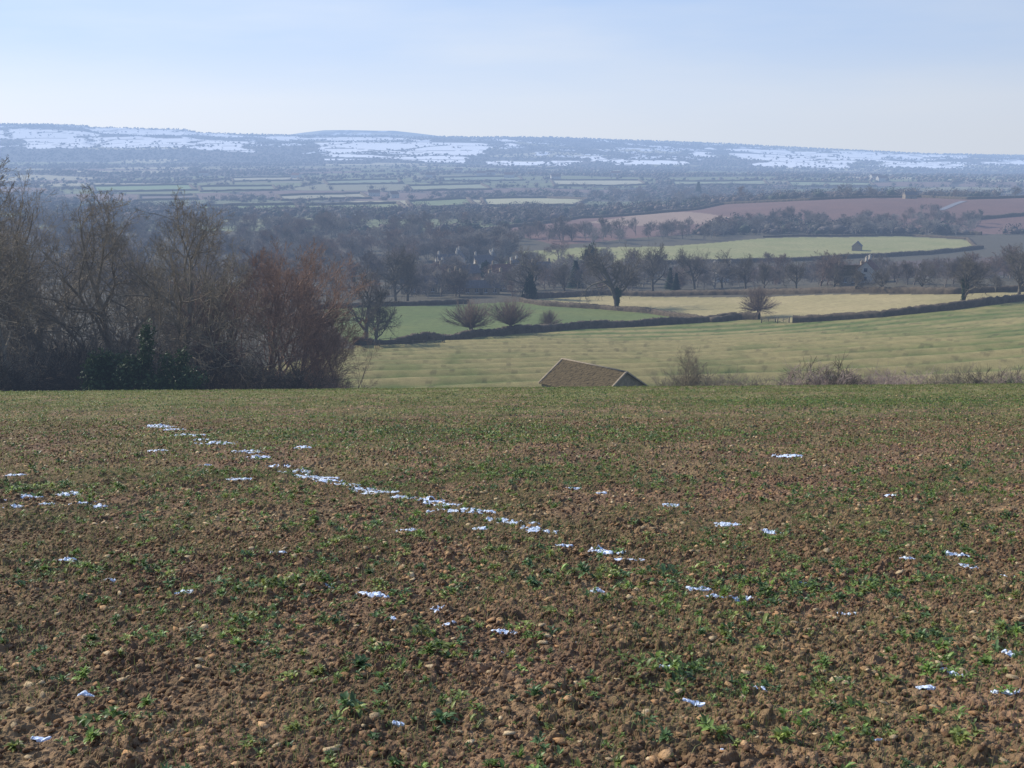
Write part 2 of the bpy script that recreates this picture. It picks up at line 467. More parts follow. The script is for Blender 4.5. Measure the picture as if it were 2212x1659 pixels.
plants('weed_plants', 16000, 3.0, 14, clN, .3, 1.9, .16, .6)
plants('weed_plants_beyond', 100000, 14, 54, clF, .35, 1.5, .15)

def grass(name, n, y0, y1, h0, h1, w, thr):
    x, y = fan_points(n, y0, y1)
    m = fbm(x / .6, y / .9, 131, 3) + rng.normal(0, .08, n) > thr
    x = x[m]; y = y[m]; k = len(x)
    z = terr(x, y) + disp(x, y) - .004
    a = rng.uniform(0, 6.28, k); lean = rng.uniform(.2, 1.3, k); h = rng.uniform(h0, h1, k)
    sx = -np.sin(a) * w / 2; sy = np.cos(a) * w / 2
    p0 = np.stack([x, y, z], 1); s = np.stack([sx, sy, 0 * sx], 1)
    d1 = np.stack([np.cos(a) * np.sin(lean * .5), np.sin(a) * np.sin(lean * .5), np.cos(lean * .5)], 1)
    d2 = np.stack([np.cos(a) * np.sin(lean * 1.2), np.sin(a) * np.sin(lean * 1.2), np.cos(lean * 1.2)], 1)
    p1 = p0 + d1 * h[:, None] * .5; p2 = p1 + d2 * h[:, None] * .5
    V = np.stack([p0 - s, p0 + s, p1 + s * .8, p1 - s * .8, p2 + s * .15, p2 - s * .15], 1).reshape(-1, 3)
    b = (np.arange(k) * 6)[:, None]
    Fc = np.concatenate([b + np.array([[0, 1, 2, 3]]), b + np.array([[3, 2, 4, 5]])])
    base = np.array([(.18, .21, .07), (.24, .24, .095), (.14, .18, .065), (.33, .27, .15)])[rng.integers(0, 4, k)]
    C = np.repeat(base * rng.uniform(.7, 1.2, (k, 1)), 6, 0)
    add_obj(name, make_mesh(name, V, Fc, C), M_grass)
grass('grass', 150000, 3, 14, .02, .07, .0032, .44)
grass('grass_beyond', 380000, 14, 54, .03, .08, .009, .41)

# clods, stones
def ico(sub, R, rough, flat):
    t = (1 + 5 ** .5) / 2
    v = [(-1, t, 0), (1, t, 0), (-1, -t, 0), (1, -t, 0), (0, -1, t), (0, 1, t), (0, -1, -t), (0, 1, -t), (t, 0, -1), (t, 0, 1), (-t, 0, -1), (-t, 0, 1)]
    f = [(0, 11, 5), (0, 5, 1), (0, 1, 7), (0, 7, 10), (0, 10, 11), (1, 5, 9), (5, 11, 4), (11, 10, 2), (10, 7, 6), (7, 1, 8), (3, 9, 4), (3, 4, 2), (3, 2, 6), (3, 6, 8), (3, 8, 9), (4, 9, 5), (2, 4, 11), (6, 2, 10), (8, 6, 7), (9, 8, 1)]
    v = [np.array(a) / np.linalg.norm(a) for a in v]
    v = np.array([p * (1 + R.uniform(-rough, rough)) for p in v])
    a = R.uniform(-.4, .4); v[:, 2] *= flat; c, s = math.cos(a), math.sin(a)
    v = np.stack([v[:, 0] * c - v[:, 2] * s, v[:, 1] * R.uniform(.45, 1), v[:, 0] * s + v[:, 2] * c], 1)
    return v, np.array(f), np.array([R.uniform(.75, 1.2) for _ in v])

def lumps(name, n, y0, y1, protos, s0, s1, pal, material, sink=.3, pw=2.2):
    x, y = fan_points(n, y0, y1)
    z = terr(x, y) + disp(x, y)
    sc = s0 + (s1 - s0) * rng.random(n) ** pw
    cols = np.array(pal)[rng.integers(0, len(pal), n)] * rng.uniform(.7, 1.25, (n, 1))
    V, Fc, C = scatter(protos, np.stack([x, y, z + sc * sink], 1), sc, rng.uniform(0, 6.28, n), rng.integers(0, len(protos), n), cols)
    add_obj(name, make_mesh(name, V, Fc, C), material)
pc0 = [ico(0, R, .45, .7) for i in range(6)]
ps = [ico(0, R, .5, .3) for i in range(10)]
soilp = [(.20, .122, .068), (.17, .10, .055), (.24, .15, .085), (.135, .08, .045)]
lumps('soil_clods', 46000, 3, 9, pc0, .003, .02, soilp, M_clod, .3, 2.4)
lumps('soil_clods_beyond', 40000, 9, 24, pc0, .006, .026, soilp, M_clod, .3, 2.2)
lumps('stones', 6500, 3, 12, ps, .005, .032, [(.40, .25, .125), (.44, .33, .19), (.33, .19, .09)], M_clod, .3, 2.2)
lumps('stones_beyond', 15000, 12, 40, ps, .010, .038, [(.42, .28, .14), (.40, .25, .12), (.45, .34, .21)], M_clod, .3, 2.0)

# snow remnants
def snow_patches():
    L = [(345, 922, 60), (375, 930, 40), (410, 942, 70), (440, 952, 40), (470, 960, 70), (535, 978, 55), (560, 990, 40), (600, 1010, 60), (640, 1022, 70), (680, 1035, 90), (710, 1042, 60), (740, 1050, 80), (780, 1060, 60), (810, 1068, 90), (870, 1080, 60),
         (955, 1092, 90), (985, 1108, 110), (1030, 1106, 70), (930, 1086, 60), (1080, 1125, 50), (1120, 1132, 75), (1150, 1143, 40), (1170, 1148, 60), (1220, 1180, 34), (1290, 1190, 40), (1310, 1195, 66), (1350, 1212, 66),
         (60, 1075, 56), (35, 1030, 34), (150, 1070, 50), (180, 1090, 50), (30, 1100, 40), (10, 1085, 30), (100, 1092, 30), (215, 1100, 30), (885, 1152, 50), (800, 1293, 80), (715, 1275, 50), (400, 1280, 40), (145, 1218, 34), (235, 1260, 30),
         (1090, 1370, 60), (950, 1320, 40), (1510, 1272, 50), (1610, 1300, 76), (1740, 1270, 50), (1830, 1330, 44), (1575, 1137, 56), (1660, 1157, 46), (1440, 1450, 30), (1090, 1420, 24),
         (2060, 1203, 66), (2090, 1228, 44), (1495, 1525, 50), (1570, 1640, 44), (90, 1600, 50), (2180, 1508, 70), (190, 1510, 40), (655, 970, 34), (2050, 1460, 50), (2180, 1420, 30), (1900, 1610, 34),
         (600, 1203, 34), (1700, 988, 56), (1240, 1058, 34), (1450, 1095, 34), (1250, 1262, 34), (1290, 1278, 30), (1040, 1145, 40), (515, 1040, 50), (440, 1010, 34), (340, 975, 40), (1300, 1070, 24), (860, 1570, 30),
         (2000, 1490, 40), (1640, 1493, 34), (1250, 1395, 34), (975, 1355, 36), (1540, 1290, 44), (1960, 1215, 30), (2170, 1252, 34), (1930, 1072, 40), (850, 1345, 30)]
    Vs = []; Fs = []; off = 0
    for i, (u, v, w) in enumerate(L):
        line = i < 27
        x0, y0 = P(u, v, 2.5)
        hw = w * y0 / F * (.68 if line else .6)
        hy = min(max(y0 * y0 * (3.0 if line else 3.8) / (F * EYE), hw * .24), hw * .8)
        rot = -.3 if line else R.uniform(-.4, .1)
        N = 48
        g = np.linspace(-1, 1, N); A, B = np.meshgrid(g, g, indexing='ij'); A = A.ravel(); B = B.ravel()
        x = x0 + (A * hw) * math.cos(rot) - (B * hy) * math.sin(rot); y = y0 + (A * hw) * math.sin(rot) + (B * hy) * math.cos(rot)
        sc = max(.025, hw * .2)
        r2 = A * A + B * B + (fbm(x / sc, y / (sc * .8), 200 + i, 4) - .5) * (3.4 if line else 2.4)
        th = .034 + .0006 * y0
        z = terr(x, y) + (fbm(x / .45, y / .45, 61, 3) - .5) * .055 + .009 + th * ((.68 if line else .95) - r2)
        zd = terr(x, y) + disp(x, y)
        ok = (z > zd - .004)
        q = (np.arange(N - 1)[:, None] * N + np.arange(N - 1)[None]).ravel()
        Fc = np.stack([q, q + N, q + N + 1, q + 1], 1)
        Fc = Fc[ok[Fc].sum(1) >= 2]
        if len(Fc) == 0: continue
        z = np.minimum(z, zd + .008 + .004 * fbm(x / .03, y / .03, 7, 2))
        Vs.append(np.stack([x, y, z], 1)); Fs.append(Fc + off); off += N * N
    add_obj('snow_patches', make_mesh('snow_patches', np.concatenate(Vs), np.concatenate(Fs), smooth=True), M_snow)
snow_patches()

# ------------------------------------------------------------------ trees
def tubes(segs, split=.07):
    A = np.array(segs)
    P0 = A[:, 0:3]; P1 = A[:, 3:6]; R0 = A[:, 6]; R1 = A[:, 7]
    Vs = []; Fs = []; off = 0
    for sel, k in ((R0 >= split, 7), (R0 < split, 3)):
        if sel.sum() == 0: continue
        p0, p1, r0, r1 = P0[sel], P1[sel], R0[sel], R1[sel]
        ax = p1 - p0; ax /= np.linalg.norm(ax, axis=1)[:, None] + 1e-9
        ref = np.where(np.abs(ax[:, 2:3]) > .9, np.array([[1., 0, 0]]), np.array([[0, 0, 1.]]))
        a = np.cross(ax, ref); a /= np.linalg.norm(a, axis=1)[:, None]
        b = np.cross(ax, a)
        t = np.arange(k) * 2 * math.pi / k
        ring = a[:, None] * np.cos(t)[None, :, None] + b[:, None] * np.sin(t)[None, :, None]
        v = np.concatenate([p0[:, None] + ring * r0[:, None, None], p1[:, None] + ring * r1[:, None, None]], 1)
        n = len(p0)
        j = np.arange(k); j2 = (j + 1) % k
        f = np.stack([j, j2, j2 + k, j + k], 1)[None] + (np.arange(n) * 2 * k)[:, None, None] + off
        Vs.append(v.reshape(-1, 3)); Fs.append(f.reshape(-1, 4)); off += n * 2 * k
    return np.concatenate(Vs), np.concatenate(Fs)

def norm(a):
    l = math.sqrt(a[0] ** 2 + a[1] ** 2 + a[2] ** 2) or 1
    return (a[0] / l, a[1] / l, a[2] / l)

def sidedir(d, ang, R):
    rv = (R.gauss(0, 1), R.gauss(0, 1), R.gauss(0, 1))
    dot = rv[0] * d[0] + rv[1] * d[1] + rv[2] * d[2]
    s = norm((rv[0] - dot * d[0], rv[1] - dot * d[1], rv[2] - dot * d[2]))
    c, q = math.cos(ang), math.sin(ang)
    return norm((d[0] * c + s[0] * q, d[1] * c + s[1] * q, d[2] * c + s[2] * q))

def gen_tree(seed, H, r0, nch, ratios, nseg, ang=.8, trop=.06, wig=.16, minr=.009, trunk=.5, start0=.3):
    R = random.Random(seed); segs = []; lv = len(nch)
    st = [((0, 0, -.3), norm((R.uniform(-.12, .12), R.uniform(-.12, .12), 1)), H * trunk, r0, 0)]
    while st:
        p, d, L, r, l = st.pop()
        n = nseg[l]; step = L / n
        start = (start0, .25, .2, .15, .1, .1)[l]
        for i in range(n):
            w = wig * (.5 if l == 0 else 1.)
            d = norm((d[0] + R.gauss(0, w), d[1] + R.gauss(0, w), d[2] + R.gauss(0, w) + trop * (1 if l > 0 else .3)))
            p2 = (p[0] + d[0] * step, p[1] + d[1] * step, p[2] + d[2] * step)
            fr = (i + 1) / n
            r2 = max(minr, r * (1 - (.32 if l == 0 else .55) / n * 1.3))
            segs.append((*p, *p2, r, r2))
            if l < lv and fr > start:
                c = nch[l]; k = int(c) + (R.random() < c - int(c))
                if fr == 1: k += 1
                for q in range(k):
                    st.append((p2, sidedir(d, R.uniform(.6, 1.25) * ang * (1.0 if fr < 1 else .6), R), L * ratios[l] * (1.2 - .55 * fr) * R.uniform(.7, 1.2), max(minr, r2 * R.uniform(.5, .72)), l + 1))
            p, r = p2, r2
    A = np.array(segs); k = H / A[:, 5].max()
    A[:, :6] *= k
    return A

def tree_mesh(name, A, m):
    V, Fc = tubes(A); me = make_mesh(name, V, Fc); me.materials.append(m); return me

BIG = []
for i in range(5):
    A = gen_tree(100 + i, 20, .38 + .05 * (i % 2), [1.5, 1.25, 1.35, 1.4, 1.1], [.8, .66, .6, .55, .55], [7, 6, 4, 3, 3, 2], ang=.85, trop=.05, wig=.18, minr=.010, trunk=.5, start0=.2)
    BIG.append(tree_mesh('big_tree_mesh', A, M_bark)); print('big', len(A))
RED = []
for i in range(3):
    A = gen_tree(140 + i, 16, .2, [2.1, 1.5, 1.4, 1.4, 1.0], [.75, .62, .58, .5, .5], [6, 5, 4, 3, 2, 2], ang=.7, trop=.07, wig=.15, minr=.010, trunk=.42, start0=.05)
    RED.append(tree_mesh('red_tree_mesh', A, M_barkred if i < 2 else M_bark)); print('red', len(A))
MID = []
for i in range(8):
    A = gen_tree(200 + i, 12, .24, [1.8, 1.6, 1.6, 1.6], [.8, .62, .56, .5], [6, 5, 4, 3, 2], ang=(.8, .6, .9, .5, .8, .7, 1., .35)[i], trop=.05, wig=.18, minr=.024, trunk=.38, start0=.1)
    MID.append(tree_mesh('mid_tree_mesh', A, (M_barkgrey, M_barkpale, M_barkwarm, M_barkgrey)[i % 4])); print('mid', len(A))

def stand(name, me, u, y, vtop, H, rot=None, wid=1.0, parent=None):
    x, yy, z = at(u, y)
    h = hgt(u, y, vtop)
    s = h / H
    return add_obj(name, me, None, (x, yy, z), R.uniform(0, 6.28) if rot is None else rot, (s * wid, s * wid, s), parent)

for (u, y, vt, k, w) in [(10, 88, 325, 0, 1.05), (-140, 92, 380, 1, 1.1), (95, 102, 352, 2, .9), (255, 98, 398, 3, .9), (395, 95, 400, 4, .9), (175, 120, 445, 1, .9), (490, 108, 470, 0, .9), (320, 122, 470, 2, .9)]:
    stand('bare_tree', BIG[k], u, y, vt, 20, wid=w)
for (u, y, vt, k, w) in [(575, 100, 498, 0, 1), (640, 104, 530, 1, .9), (90, 96, 590, 2, .9), (690, 102, 620, 1, .9), (735, 96, 690, 0, .8), (330, 112, 560, 2, .9), (520, 96, 560, 1, .9), (610, 94, 600, 0, .9)]:
    stand('willow_tree', RED[k], u, y, vt, 16, wid=w * 1.1)

def gen_shrub(seed, H, W, stems, minr=.012):
    R = random.Random(seed); segs = []
    for s in range(stems):
        a = R.uniform(0, 6.28); rr_ = R.random() ** .5 * W * .35
        p = (math.cos(a) * rr_, math.sin(a) * rr_, -.2)
        d = norm((math.cos(a) * R.uniform(0, .6), math.sin(a) * R.uniform(0, .6), 1))
        L = H * R.uniform(.6, 1.05); r = .03; n = 6
        for i in range(n):
            d = norm((d[0] + R.gauss(0, .14), d[1] + R.gauss(0, .14), d[2] + R.gauss(0, .08)))
            p2 = tuple(p[j] + d[j] * L / n for j in range(3)); r2 = max(minr, r * .82)
            segs.append((*p, *p2, r, r2))
            for q in range(3):
                dd = sidedir(d, R.uniform(.4, 1.0), R); l2 = L * R.uniform(.12, .3)
                pm = tuple(p2[j] + dd[j] * l2 for j in range(3))
                segs.append((*p2, *pm, minr, minr))
                for z in range(3):
                    d3 = sidedir(dd, R.uniform(.3, .9), R); l3 = l2 * R.uniform(.4, .9); t = R.random()
                    b = tuple(p2[j] + dd[j] * l2 * t for j in range(3))
                    segs.append((*b, *(b[j] + d3[j] * l3 for j in range(3)), minr, minr * .8))
            p, r = p2, r2
    A = np.array(segs); A[:, :6] *= H / A[:, 5].max(); return A
SHR = [tree_mesh('shrub_mesh', gen_shrub(300 + i, 5, 4, 45), (M_hedge, M_barkred, M_bark)[i % 3]) for i in range(3)]
PALE = mat('pale_twigs', (.36, .27, .215), nscale=1.5, var=.3)
SHRP = tree_mesh('pale_shrub_mesh', gen_shrub(310, 5, 5, 60), PALE)
for (u, y, vt, me, w) in [(1475, 84, 740, BIG[2], 0), (1530, 84, 788, SHR[2], 1.2), (1600, 86, 790, SHR[2], 1.3), (1640, 84, 805, SHR[2], 1), (1450, 86, 798, SHR[2], 1), (1570, 80, 803, SHR[2], 1.3), (1500, 86, 786, SHR[2], 1.3),
                          (1790, 84, 762, SHR[0], 1.2), (1750, 82, 780, SHRP, 1.3), (1850, 86, 786, SHRP, 1.2), (1900, 84, 790, SHRP, 1.2), (1950, 86, 788, SHRP, 1.2), (1820, 80, 796, SHR[0], 1),
                          (2040, 84, 788, SHR[2], 1), (2090, 86, 778, SHR[2], 1), (2130, 85, 784, SHR[0], 1), (2190, 84, 790, SHRP, 1.2), (2230, 84, 782, SHR[0], 1.2), (2300, 84, 780, SHR[2], 1.2), (1710, 86, 798, SHR[2], .9)]:
    if w == 0: stand('hedgerow_tree', me, u, y, vt, 20, wid=.8)
    else: stand('hedgerow_shrub', me, u, y, vt, 5, wid=w)
thicket = empty('copse_undergrowth')
for i in range(70):
    u = R.uniform(-150, 765); y = R.uniform(82, 114)
    lo = np.interp(u, [-150, 500, 765], [690, 700, 800])
    me = R.choice([SHR[0], SHR[0], SHR[2]] if u < 450 else [SHR[1], SHR[0], SHR[2]])
    stand('undergrowth_shrub', me, u, y, min(lo + R.uniform(0, 90), 815), 5, wid=R.uniform(.9, 1.5), parent=thicket)

def leafcloud(seed, blobs, n, size):
    r = np.random.default_rng(seed); Vs = []
    tot = sum(b[3] * b[4] for b in blobs)
    for (cx, cy, cz, rw, rh) in blobs:
        k = int(n * rw * rh / tot)
        d = r.normal(size=(k, 3)); d /= np.linalg.norm(d, axis=1)[:, None]
        rad = (.35 + .75 * r.random((k, 1))) * (1 + .3 * np.sin(d[:, :1] * 5 + cx * 3) * np.cos(d[:, 2:3] * 4))
        c = d * rad * np.array([rw, rw, rh]) + np.array([cx, cy, cz])
        a = r.normal(size=(k, 3)); a /= np.linalg.norm(a, axis=1)[:, None]
        b = np.cross(a, r.normal(size=(k, 3))); b /= np.linalg.norm(b, axis=1)[:, None]
        s = size * r.uniform(.6, 1.4, (k, 1))
        Vs.append(np.stack([c - a * s - b * s * .6, c + a * s - b * s * .6, c + a * s * .7 + b * s, c - a * s * .6 + b * s * .8], 1))
    V = np.concatenate(Vs).reshape(-1, 3)
    return V, np.arange(len(V)).reshape(-1, 4)
Rv = random.Random(9)
ib = [(Rv.uniform(-2.6, 3.6), Rv.uniform(-1, 1), Rv.uniform(.8, 3.6), Rv.uniform(.5, 1.1), Rv.uniform(.5, 1.2)) for i in range(30)]
ib += [(0.3 + .1 * i, 0, 1 + i * .75, .6 - .03 * i, .7) for i in range(7)] + [(2.4 + .12 * i, .3, 1 + i * .7, .55 - .03 * i, .7) for i in range(5)] + [(-1.4 - .1 * i, .2, 1 + i * .7, .5 - .03 * i, .7) for i in range(5)]
V, Fc = leafcloud(1, ib, 19000, .07)
ivy_me = make_mesh('ivy_mesh', V, Fc); ivy_me.materials.append(M_ivy)
x, y, z = at(300, 84); s = hgt(300, 84, 685) / 6.4
add_obj('ivy_thicket', ivy_me, None, (x, y, z), 0, s)
V, Fc = leafcloud(2, [(0, 0, .1, .8, .5), (0, 0, .4, .55, .45), (0.1, 0, .72, .35, .3)], 2600, .05)
ever_me = make_mesh('evergreen_mesh', V * 1.0, Fc); ever_me.materials.append(M_con)
def cone_mesh(seed, w, n):
    r = np.random.default_rng(seed); t = r.random(n) ** .7
    hgt_ = 1 - t; a = r.uniform(0, 6.28, n); rad = t * w * r.uniform(.5, 1.05, n)
    rad *= .8 + .25 * np.sin(hgt_ * 60)
    c = np.stack([np.cos(a) * rad, np.sin(a) * rad, hgt_ * .96 + .04], 1)
    o = np.stack([np.cos(a), np.sin(a), -.35 + 0 * a], 1) * .06; s = np.stack([-np.sin(a), np.cos(a), 0 * a], 1) * .03
    V = np.stack([c - o - s, c - o + s, c + o + s * .3, c + o - s * .3], 1).reshape(-1, 3)
    return V, np.arange(len(V)).reshape(-1, 4)
V, Fc = cone_mesh(3, .24, 1800); con_me = make_mesh('conifer_mesh', V, Fc); con_me.materials.append(M_con)

def ever(name, me, u, vbase, vtop, wid=1, ymin=112.):
    x, y = P(u, vbase, ymin); z = zt(x, y); h = y * (ratio(vtop) - ratio(vbase))
    add_obj(name, me, None, (x, y, z - .1), R.uniform(0, 6), (h * wid, h * wid, h))
ever('cypress_tree', con_me, 1243, 622, 563, 1.5)
ever('evergreen_tree', ever_me, 1275, 590, 530, .55)
ever('conifer_tree', con_me, 1447, 625, 578, 1.2)
ever('conifer_tree', con_me, 1460, 628, 590, 1.3)
ever('evergreen_tree', ever_me, 1145, 645, 590, .35)
ever('evergreen_tree', ever_me, 700, 478, 455, 1.2)
ever('conifer_tree', con_me, 1508, 425, 393, 1.6)
ever('conifer_tree', con_me, 975, 560, 522, 1.2)
ever('evergreen_tree', ever_me, 1050, 600, 565, .7)

def pollard(seed, H, W, whips, minr, up):
    R = random.Random(seed); segs = []
    th = H * .28
    p = (0, 0, -.3)
    for i in range(4):
        p2 = (R.uniform(-.08, .08), R.uniform(-.08, .08), th * (i + 1) / 4)
        segs.append((*p, *p2, .38 - .03 * i, .36 - .03 * i + (.1 if i == 3 else 0))); p = p2
    for k in range(whips):
        a = R.uniform(0, 6.28); t = R.random() ** .8 * up
        d = (math.cos(a) * math.sin(t), math.sin(a) * math.sin(t), math.cos(t)); q = tuple(p[j] + d[j] * .35 for j in range(3))
        L = (H - th) * R.uniform(.7, 1.1); r = .05
        for i in range(5):
            d = norm((d[0] + R.gauss(0, .06), d[1] + R.gauss(0, .06), d[2] + .04 + R.gauss(0, .04)))
            q2 = tuple(q[j] + d[j] * L / 5 for j in range(3)); r2 = max(minr, r * .75)
            segs.append((*q, *q2, r, r2))
            if i > 0:
                for z in range(2):
                    dd = sidedir(d, R.uniform(.2, .5), R); l2 = L * R.uniform(.15, .35)
                    segs.append((*q2, *(q2[j] + dd[j] * l2 for j in range(3)), minr, minr))
            q, r = q2, r2
    A = np.array(segs); A[:, :6] *= H / A[:, 5].max(); return A
PO = [tree_mesh('pollard_mesh', pollard(400, 8, 8, 190, .02, 1.35), M_barkwarm), tree_mesh('pollard_mesh', pollard(401, 8, 8, 180, .02, 1.15), M_barkwarm)]
PR = tree_mesh('round_pollard_mesh', pollard(402, 8, 8, 230, .02, 1.7), M_barkwarm)
def standP(name, me, u, vb, vt, H, wid=1., rot=None):
    x, y = P(u, vb, 112.); z = zt(x, y); h = y * (ratio(vt) - ratio(vb)); s = h / H
    return add_obj(name, me, None, (x, y, z), R.uniform(0, 6.28) if rot is None else rot, (s * wid, s * wid, s))
standP('pollard_willow_tree', PO[0], 1018, 727, 642, 8, 1.25)
standP('pollard_willow_tree', PO[1], 1103, 720, 640, 8, 1.25)
standP('pollard_willow_tree', PR, 1187, 710, 665, 8, .95)
standP('pollard_willow_tree', PR, 1637, 686, 610, 8, .9)
OAK = [tree_mesh('oak_mesh', gen_tree(500 + i, 16, .62, [1.7, 1.5, 1.5, 1.5], [.85, .66, .6, .52], [7, 6, 4, 3, 2], ang=.95, trop=.04, wig=.2, minr=.024, trunk=.42, start0=.28), M_barkoak) for i in range(4)]
for (u, vb, vt, k, w) in [(1332, 668, 520, 0, .95), (1140, 642, 528, 1, 1), (2080, 658, 543, 2, 1), (1500, 625, 530, 0, .8), (1410, 630, 520, 3, .75), (810, 745, 640, 2, .9), (790, 742, 568, 1, .8),
                          (855, 655, 524, 3, .7), (880, 652, 530, 2, .7), (1560, 622, 535, 1, .8), (2200, 642, 523, 0, .8), (1610, 625, 545, 3, .8), (1720, 628, 555, 0, .8), (2150, 632, 590, 3, .8), (985, 640, 570, 0, .7), (1220, 636, 560, 2, .9), (1650, 628, 560, 2, .9), (1800, 630, 570, 3, .9), (1850, 632, 575, 1, .9), (1905, 632, 575, 0, .9), (1990, 628, 570, 0, .9)]:
    standP('oak_tree', OAK[k], u, vb, vt, 16, w)
V, Fc = leafcloud(5, [(0, 0, 1.5, .5, 1.8), (.1, 0, 3.5, .6, 1.8), (.3, .1, 5.2, .9, 1.4), (-.3, 0, 6.4, .7, 1.0)], 2600, .14)
iv2 = make_mesh('trunk_ivy_mesh', V, Fc); iv2.materials.append(M_ivy)
for (u, vb) in [(1334, 668), (1142, 642), (2080, 658)]:
    x, y = P(u, vb, 112.); add_obj('trunk_ivy', iv2, None, (x, y, zt(x, y)), 0, .85)

def wood(name, poly_px, n, h0, h1, meshes, ymin=112., wid=(1.0, 1.5), avoid=()):
    poly = PP(poly_px, ymin); xs = [p[0] for p in poly]; ys = [p[1] for p in poly]
    e = empty(name); c = 0; tr = 0
    while c < n and tr < n * 60:
        tr += 1
        x = R.uniform(min(xs), max(xs)); y = R.uniform(min(ys), max(ys))
        X1 = np.array([x]); Y1 = np.array([y])
        if not inpoly(X1, Y1, poly)[0]: continue
        if any(inpoly(X1, Y1, a)[0] for a in avoid): continue
        h = R.uniform(h0, h1) / 12 * R.choice([.7, 1, 1, 1.2]); w = h * R.uniform(*wid)
        add_obj('wood_tree', R.choice(meshes), None, (x, y, zt(x, y)), R.uniform(0, 6.28), (w, w, h), e); c += 1
wood('valley_woodland', [(-100, 640), (700, 650), (850, 652), (900, 612), (900, 570), (1050, 545), (1000, 505), (700, 492), (-100, 500)], 420, 7, 14, MID, avoid=(clear1,))
wood('village_garden_trees', [(880, 648), (1130, 642), (1130, 600), (900, 600)], 48, 4, 9, MID)
wood('village_trees', [(1130, 642), (1450, 630), (1460, 595), (1300, 565), (1100, 562), (1130, 600)], 55, 6, 11, MID, avoid=(clear2,))
wood('village_edge_trees', [(900, 572), (1120, 562), (1080, 545), (950, 552)], 60, 9, 14, MID)
wood('stream_trees', [(1460, 632), (2300, 628), (2300, 596), (1460, 596)], 110, 5, 10, MID)
wood('hillside_woodland', [(1080, 532), (1500, 524), (1650, 507), (2090, 512), (2130, 480), (1700, 478), (1500, 500), (1100, 512)], 170, 6, 12, MID)
wood('hill_hedgerow_trees', [(960, 500), (1230, 474), (1280, 458), (1200, 455), (960, 480)], 60, 6, 11, MID)
wood('vale_edge_trees', [(300, 492), (960, 496), (980, 476), (840, 466), (300, 470)], 70, 6, 10, MID, avoid=(clear1,))
wood('ridge_trees', [(1280, 440), (1560, 440), (1560, 415), (1280, 415)], 80, 8, 14, MID)
for (u, vb, vt) in [(1825, 430, 395), (1882, 429, 400), (1597, 436, 400), (2035, 428, 410), (2060, 428, 408), (2080, 428, 409), (2010, 428, 414), (1960, 470, 445), (2190, 428, 400), (2150, 428, 412), (1690, 432, 415), (1990, 462, 440), (2010, 462, 438), (2030, 465, 440)]:
    standP('ridge_tree', R.choice(MID), u, vb, vt, 12, 1.2)

# hedges --------------------------------------------------------------
def hedge(name, pts, h, w, dens=14, m=M_hedge, blade=.22, step=.8):
    P_ = [np.array(p) for p in pts]; X_ = []
    for a, b in zip(P_[:-1], P_[1:]):
        L = np.linalg.norm(b - a); k = max(2, int(L / step))
        for i in range(k): X_.append(a + (b - a) * i / k)
    X_.append(P_[-1]); X_ = np.array(X_)
    n = len(X_)
    t = np.gradient(X_, axis=0); t /= np.linalg.norm(t, axis=1)[:, None] + 1e-9
    nn = np.stack([-t[:, 1], t[:, 0]], 1)
    zz = terr(X_[:, 0], X_[:, 1])
    prof = [(-.5, -.1), (-.5, .6), (-.35, .92), (0, 1.), (.35, .92), (.5, .6), (.5, -.1)]
    V = []
    vary = .85 + .3 * vn(X_[:, 0] / 9, X_[:, 1] / 9, 5)
    for j, (a, b) in enumerate(prof):
        ww = w * a * (1 + (rng.random(n) - .5) * .4); hh = h * b * (1 + (rng.random(n) - .5) * .3) * vary
        V.append(np.stack([X_[:, 0] + nn[:, 0] * ww, X_[:, 1] + nn[:, 1] * ww, zz + hh], 1))
    V = np.stack(V, 1).reshape(-1, 3); k = len(prof)
    q = (np.arange(n - 1)[:, None] * k + np.arange(k - 1)[None]).ravel()
    Fc = np.stack([q, q + 1, q + k + 1, q + k], 1)
    m_ = n * dens
    idx = rng.integers(0, n - 1, m_); f = rng.random(m_)[:, None]
    b = X_[idx] * (1 - f) + X_[idx + 1] * f
    a = rng.uniform(0, math.pi, m_); off = np.cos(a) * w * .52; hh = h * (.35 + .66 * np.sin(a) * rng.uniform(.8, 1.08, m_)) * vary[idx]
    c = np.stack([b[:, 0] + nn[idx, 0] * off, b[:, 1] + nn[idx, 1] * off, terr(b[:, 0], b[:, 1]) + hh], 1)
    d = rng.normal(size=(m_, 3)); d[:, 2] = np.abs(d[:, 2]) * 1.2; d /= np.linalg.norm(d, axis=1)[:, None]
    s = np.cross(d, rng.normal(size=(m_, 3))); s /= np.linalg.norm(s, axis=1)[:, None]
    Lb = blade * rng.uniform(.6, 1.6, (m_, 1))
    V2 = np.stack([c - s * .05, c + s * .05, c + d * Lb + s * .02, c + d * Lb - s * .02], 1).reshape(-1, 3)
    F2 = np.arange(m_ * 4).reshape(-1, 4) + len(V)
    add_obj(name, make_mesh(name, np.concatenate([V, V2]), np.concatenate([Fc, F2])), m)
hedge('field_hedge', H1, 1.6, 1.6)
hedge('field_hedge', H1b, 1.6, 1.6)
hedge('field_hedge', H2 + [H1[-2]], 1.3, 1.4)
hedge('field_hedge', PP([(1130, 646), (1300, 637), (1600, 636), (2060, 635), (2330, 630)]), 1.6, 1.8, 10)
hedge('field_hedge', PP([(690, 668), (850, 661), (1010, 655)]), 1.2, 1.6, 8)
hedge('field_hedge', PP([(1060, 590), (1450, 571), (1800, 560), (2000, 550), (2120, 537)]), 2.0, 2.5, 10, blade=.5)
hedge('field_hedge', PP([(1650, 513), (1950, 509), (2090, 517), (2110, 536)]), 1.2, 2, 8, blade=.4)
hedge('hill_hedge', PP([(1050, 498), (1250, 472), (1500, 454), (1560, 442), (1750, 433), (1990, 427), (2090, 431), (2330, 425)]), 2.2, 3, 10, blade=.6)
